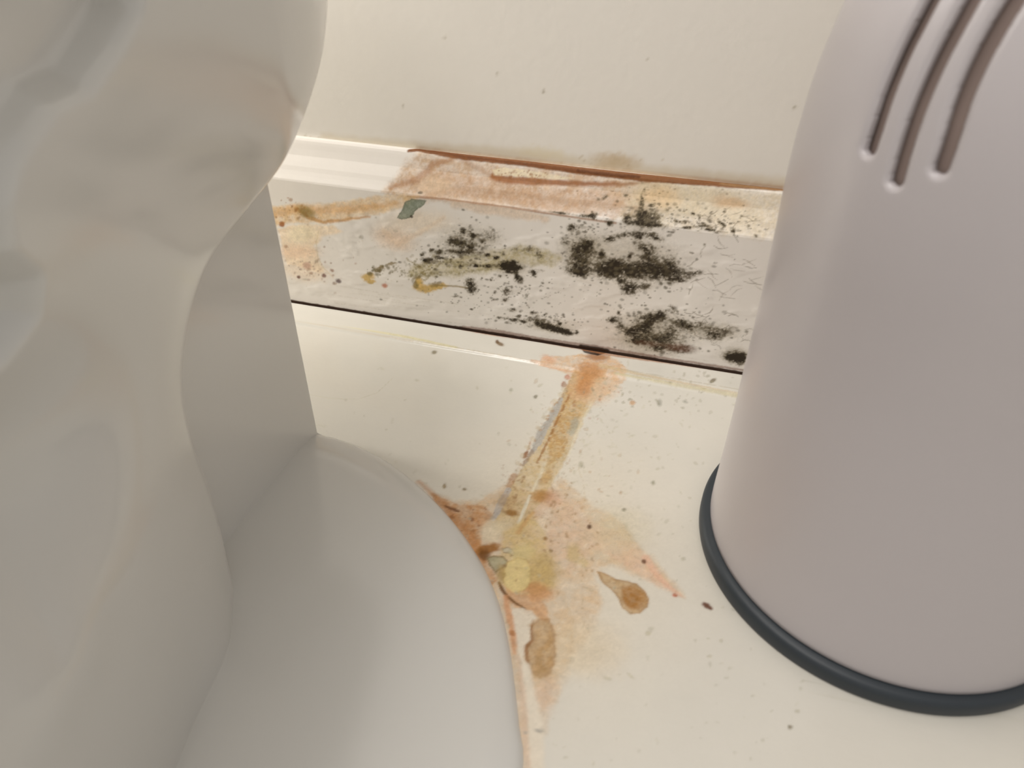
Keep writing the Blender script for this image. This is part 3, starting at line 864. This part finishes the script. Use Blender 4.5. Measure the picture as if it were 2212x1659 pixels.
def resample(P, n):
    P = np.array(P, float)
    # Catmull-Rom through the points, then even spacing
    Q = []
    E = np.vstack([2 * P[0] - P[1], P, 2 * P[-1] - P[-2]])
    for k in range(1, len(E) - 2):
        for t in np.linspace(0, 1, 12, endpoint=False):
            a, b, c, d = E[k - 1], E[k], E[k + 1], E[k + 2]
            Q.append(.5 * ((2 * b) + (c - a) * t + (2 * a - 5 * b + 4 * c - d) * t * t + (3 * b - a - 3 * c + d) * t ** 3))
    Q.append(P[-1])
    Q = np.array(Q)
    s = np.concatenate([[0], np.cumsum(np.linalg.norm(np.diff(Q, axis=0), axis=1))])
    u = np.linspace(0, s[-1], n)
    return np.stack([np.interp(u, s, Q[:, i]) for i in range(Q.shape[1])], -1)


# foot: low flange spreading over the floor
out_px = [(690, 941), (730, 950), (780, 968), (840, 1000), (900, 1046), (960, 1105), (1010, 1168), (1050, 1235), (1080, 1310), (1100, 1395), (1112, 1480), (1122, 1570), (1130, 1655)]
O = [on_floor(*p)[:2] for p in out_px]
O += [(.0145, -.180), (.0150, -.205), (.0125, -.235), (.005, -.265), (-.012, -.30), (-.04, -.335), (-.08, -.36), (-.13, -.372), (AXIS_X, -.375)]
O = resample(O, 170)
NU = 46
half = []
for i, o in enumerate(O):
    t = i / (len(O) - 1)
    inner = np.array([-.10 + (AXIS_X + .10) * sstep(.55, 1.0, t), -.0768 - .20 * t])
    half.append([o + (inner - o) * (u / (NU - 1)) ** 1.6 for u in range(NU)])
half = np.array(half)
dd = np.full(half.shape[:2], 1e9)
for k in range(len(O) - 1):
    p, q = O[k], O[k + 1]
    e = q - p
    tt = np.clip(((half - p) @ e) / (e @ e), 0, 1)
    dd = np.minimum(dd, np.linalg.norm(half - p - tt[..., None] * e, axis=-1))
hz = .0012 * (1 - np.exp(-dd / .0008)) + .0052 * (1 - np.exp(-dd / .010)) + .003 * sstep(.02, .10, dd)
Pf = np.concatenate([half, hz[..., None]], -1)
full = np.concatenate([Pf, (Pf * [-1, 1, 1] + [2 * AXIS_X, 0, 0])[::-1]], 0)
foot = grid_obj('foot', full, M_cer, toilet, flip=False)

# bowl: the swelling side of the bowl and trapway, drawn in the plane of its side
EDGE = .0035
Bc_px = [(684, -40), (682, 40), (672, 130), (652, 210), (622, 295), (582, 378), (515, 465), (440, 560), (402, 640), (380, 740), (378, 830), (396, 920), (428, 1010),
         (455, 1100), (474, 1190)]
Bc = []
for (x, y) in Bc_px:
    xo = FACE_X + EDGE
    p = on_plane(x, y, (1, 0, 0), xo)
    Bc.append((p[1], p[2]))
# the traced edge leaves the floor region: continue under the foot and out of sight above
Bc = resample(Bc, 200)
top = [(-.034, .146), (-.036, .160), (-.046, .172), (-.060, .176)]
bot = [(-.139, -.022), (-.150, -.050), (-.20, -.06), (-.40, -.05), (-.45, -.01), (-.47, .06), (-.50, .14), (-.51, .176)]
ring = np.vstack([np.array(top[::-1]), Bc, np.array(bot)])
ys = np.concatenate([np.linspace(-.51, -.26, 60)[:-1], np.linspace(-.26, -.018, 330)])
zs = np.linspace(0.0, .176, 260)
YY, ZZ = np.meshgrid(ys, zs, indexing='ij')
S_ = StainsAndShade(YY, ZZ, (9, 9, 9), None)
dist, _ = S_.seg_dist(YY, ZZ, list(ring))
poly_c = list(map(tuple, ring)) + [(-.51, .23), (-.060, .23)]
ins = S_.inside(YY, ZZ, poly_c)
sd = np.where(ins, dist, -dist)
rE = .0065
dcl = np.clip(sd, 0, None)
h = np.sqrt(np.clip(rE ** 2 - (rE - np.clip(dcl, 0, rE)) ** 2, 0, None)) * (EDGE * 2 / rE)
h = h + .030 * (1 - np.exp(-dcl / .06)) + .010 * sstep(.004, .03, dcl) * sstep(.16, .05, ZZ) * 0
# upper swelling, left of a soft diagonal ridge
ridge = [(345, -60), (338, 20), (300, 95), (235, 188), (150, 226), (95, 300), (58, 360), (38, 450), (60, 560), (150, 620), (165, 700), (120, 800), (0, 900)]
Rg = [on_plane(x, y, (1, 0, 0), FACE_X + .030)[1:] for x, y in ridge]
dr, _ = S_.seg_dist(YY, ZZ, Rg)
reg = S_.inside(YY, ZZ, [tuple(p) for p in Rg] + [(-.4, .02), (-.4, .25)])
sr = np.where(reg, dr, -dr)
h = h - .0060 * sstep(-.002, .003, sr)
dip = on_plane(10, 1180, (1, 0, 0), FACE_X + .028)
h = h - .014 * np.exp(-((YY - dip[1]) / .030) ** 2 - ((ZZ - dip[2]) / .020) ** 2)
h = h + .003 * np.exp(-((YY + .158) / .013) ** 2 - (ZZ / .022) ** 2)
low = [(-60, 1560), (10, 1480), (80, 1430), (140, 1470), (165, 1500), (215, 1440), (235, 1370)]
Lw = [on_plane(x, y, (1, 0, 0), FACE_X + .030)[1:] for x, y in low]
dl, _ = S_.seg_dist(YY, ZZ, Lw)
h = h + .0012 * np.exp(-(dl / .008) ** 2)
# outside its outline the swelling sinks into the pedestal
h = np.where(sd < 0, np.maximum(-.0035, sd * 1.2), h)
X_ = FACE_X + h
wide = np.interp(ys, [-.51, -.47, -.42, -.34, -.26, -.18], [.02, .055, .080, .093, .096, .096])[:, None]
X_ = AXIS_X + (X_ - AXIS_X) * wide / .096
keepv = sd > -.0035
keep = keepv[:-1, :-1] | keepv[1:, :-1] | keepv[1:, 1:] | keepv[:-1, 1:]
Pr = np.stack([X_, YY, ZZ], -1)
# one closed solid: right side, left side, back and top joined
Pl = Pr * [-1, 1, 1] + [2 * AXIS_X, 0, 0]
bowl = grid_obj('bowl', Pr, M_cer, toilet, keep=keep)
tmp = grid_obj('bowl_far', Pl, M_cer, None, flip=True, keep=keep)
bm = bmesh.new()
bm.from_mesh(bowl.data)
bm.from_mesh(tmp.data)
bpy.data.objects.remove(tmp)
loose = [v for v in bm.verts if not v.link_faces]
bmesh.ops.delete(bm, geom=loose, context='VERTS')
# bridge the back edge, bottom and top between the two sides
bm.verts.ensure_lookup_table()
bound = [e for e in bm.edges if e.is_boundary]
loops = bmesh.ops.bridge_loops(bm, edges=bound)
bmesh.ops.recalc_face_normals(bm, faces=bm.faces)
bm.to_mesh(bowl.data)
bm.free()
bowl.data.shade_smooth()
md = bowl.modifiers.new('split', 'EDGE_SPLIT')
md.split_angle = math.radians(60)

# ================================================================== CANISTER
CX, CY, RING_R = .0960, -.0766, .0499
can = bpy.data.objects.new('canister', None)
COL.objects.link(can)
can.location = (CX, CY, 0)
can['label'] = 'white plastic toilet brush canister with curved vent slots on a dark base ring'
can['category'] = 'canister'
bpy.context.view_layer.update()

rp = np.array([(.0050, .0462), (.0058, .0470), (.0075, .0474), (.03, .0471), (.07, .0472), (.09, .0477), (.105, .0482), (.118, .0480), (.130, .0469), (.145, .0440),
               (.160, .0400), (.175, .0345), (.186, .0280), (.193, .0200), (.197, .0100), (.198, .0002)])
zz = np.linspace(0, 1, 400)
rps = resample(rp, 400)


def R_at(z):
    return np.interp(z, rps[:, 0], rps[:, 1])


def on_can(px, py):
    d = ray(px, py)
    s = 0.02
    for _ in range(4000):
        p = CAM_C + s * d
        g = math.hypot(p[0] - CX, p[1] - CY) - R_at(p[2])
        if g < 1e-5:
            break
        s += max(g * .7, 1e-5)
    return math.atan2(p[1] - CY, p[0] - CX), p[2], s


slots = [([(1875, 318), (1891, 268), (1915, 196), (1950, 113), (1983, 48), (2008, 0)], [14.5, 15, 15, 15]),
         ([(1932, 388), (1950, 322), (1983, 225), (2021, 138), (2063, 58), (2095, 0)], [16.5, 18, 19, 20]),
         ([(2029, 362), (2050, 300), (2079, 209), (2118, 122), (2163, 42), (2190, 0)], [19, 22, 23, 24])]
# grid with fine spacing where the slots are (arc length a = theta * 0.047)
AR = .047
slot_uv = []
for px, wd in slots:
    pts = []
    for p in px:
        th, z, s = on_can(*p)
        th = th % (2 * math.pi)
        pts.append((th * AR, z))
    pts = np.array(pts)
    # run on above the frame, bending with the dome
    e = pts[-1] - pts[-2]
    e = e / np.linalg.norm(e)
    k = pts[-1].copy()
    ext = []
    a0 = math.atan2(e[1], e[0])
    b0 = math.atan2(pts[-2][1] - pts[-3][1], pts[-2][0] - pts[-3][0])
    for q in range(4):
        a0 += (a0 - b0) * .15
        k = k + .007 * np.array([math.cos(a0), math.sin(a0)])
        ext.append(k.copy())
    pts = np.vstack([pts, ext])
    s0 = on_can(*px[0])[2]
    hw = []
    for q in range(4):
        k = [0, 2, 4, 5][q]
        L_, R_ = on_can(px[k][0] - wd[q], px[k][1]), on_can(px[k][0] + wd[q], px[k][1])
        dv = np.array([((R_[0] - L_[0] + math.pi) % (2 * math.pi) - math.pi) * AR, R_[1] - L_[1]])
        tg = pts[min(k + 1, 5)] - pts[max(k - 1, 0)]
        tg = tg / np.linalg.norm(tg)
        hw.append(abs(dv[0] * tg[1] - dv[1] * tg[0]) / 2)
    hw = np.array(hw)
    slot_uv.append((resample(pts, 40), hw))
allp = np.vstack([s[0] for s in slot_uv])
a_lo, a_hi = allp[:, 0].min() - .004, allp[:, 0].max() + .004
z_lo, z_hi = allp[:, 1].min() - .004, min(allp[:, 1].max() + .004, .185)
ST = .0003
A1 = np.concatenate([np.arange(a_lo, a_hi, ST), np.linspace(a_hi, a_lo + 2 * math.pi * AR, 150)])
prof_z = np.interp(np.linspace(0, 1, 60), np.linspace(0, 1, 400), rps[:, 0])
Z1 = np.unique(np.concatenate([prof_z[prof_z < z_lo], np.arange(z_lo, z_hi, ST), prof_z[prof_z > z_hi], rp[:, 0]]))
AA, ZC = np.meshgrid(A1, Z1, indexing='ij')
SDc = np.full(AA.shape, 1e9)
GA, GZ = np.zeros(AA.shape), np.zeros(AA.shape)
for pts, hw in slot_uv:
    for k in range(len(pts) - 1):
        p, q = pts[k], pts[k + 1]
        e = q - p
        t = np.clip(((AA - p[0]) * e[0] + (ZC - p[1]) * e[1]) / (e @ e), 0, 1)
        dx, dz = AA - p[0] - t * e[0], ZC - p[1] - t * e[1]
        D = np.hypot(dx, dz)
        w_ = np.interp((k + t) / (len(pts) - 1), np.linspace(0, 1, len(hw)), hw)
        v = D - w_
        m = v < SDc
        SDc = np.where(m, v, SDc)
        GA = np.where(m, dx / (D + 1e-9), GA)
        GZ = np.where(m, dz / (D + 1e-9), GZ)
near = np.abs(SDc) < ST * .5
AA = np.where(near, AA - GA * SDc, AA)
ZC = np.where(near, ZC - GZ * SDc, ZC)
SD2 = np.where(near, 0, SDc)
inn = SD2 < -1e-6
keepf = ~(inn[:-1, :-1] | inn[1:, :-1] | inn[1:, 1:] | inn[:-1, 1:])
RR = R_at(ZC) - .0006 * np.exp(-(np.clip(SD2, 0, 1) / .0005) ** 2)
TH = AA / AR
Pc = np.stack([CX + RR * np.cos(TH), CY + RR * np.sin(TH), ZC], -1)
body = grid_obj('body', Pc, M_plas, can, keep=keepf)
bm = bmesh.new()
bm.from_mesh(body.data)
bmesh.ops.delete(bm, geom=[v for v in bm.verts if not v.link_faces], context='VERTS')
bmesh.ops.remove_doubles(bm, verts=bm.verts, dist=4e-6)
# the slot walls: carry the open edges inward through the thickness of the plastic
for step in (.0003, .0007):
    be = [e for e in bm.edges if e.is_boundary and all(.02 < v.co.z < .19 for v in e.verts)]
    ex = bmesh.ops.extrude_edge_only(bm, edges=be)
    for v in [g for g in ex['geom'] if isinstance(g, bmesh.types.BMVert)]:
        d = Vector((v.co.x - CX, v.co.y - CY, 0)).normalized()
        v.co -= d * step
bmesh.ops.recalc_face_normals(bm, faces=bm.faces)
bm.to_mesh(body.data)
bm.free()
body.data.shade_smooth()


def lathe(name, pr, mat, parent, n=160):
    pr = np.array(pr)
    th = np.linspace(0, 2 * math.pi, n + 1)
    Pp = np.zeros((n + 1, len(pr), 3))
    Pp[..., 0] = CX + pr[None, :, 0] * np.cos(th)[:, None]
    Pp[..., 1] = CY + pr[None, :, 0] * np.sin(th)[:, None]
    Pp[..., 2] = pr[None, :, 1]
    o = grid_obj(name, Pp, mat, parent)
    bm = bmesh.new()
    bm.from_mesh(o.data)
    bmesh.ops.remove_doubles(bm, verts=bm.verts, dist=1e-6)
    bm.to_mesh(o.data)
    bm.free()
    o.data.shade_smooth()
    return o


lathe('base_ring', [(.0001, .0), (.0490, .0), (.0497, .0004), (.0499, .0012), (.0499, .0034), (.0495, .0046), (.0486, .0052), (.0470, .0054), (.0001, .0054)], M_ring, can)
lathe('inner_cup', [(.0001, .0056), (.0430, .0056), (.0448, .012), (.0450, .070), (.0458, .100), (.0460, .112), (.0456, .120), (.0446, .130), (.0417, .145), (.0378, .159), (.0325, .174), (.0240, .186), (.0001, .192)], M_cup, can)
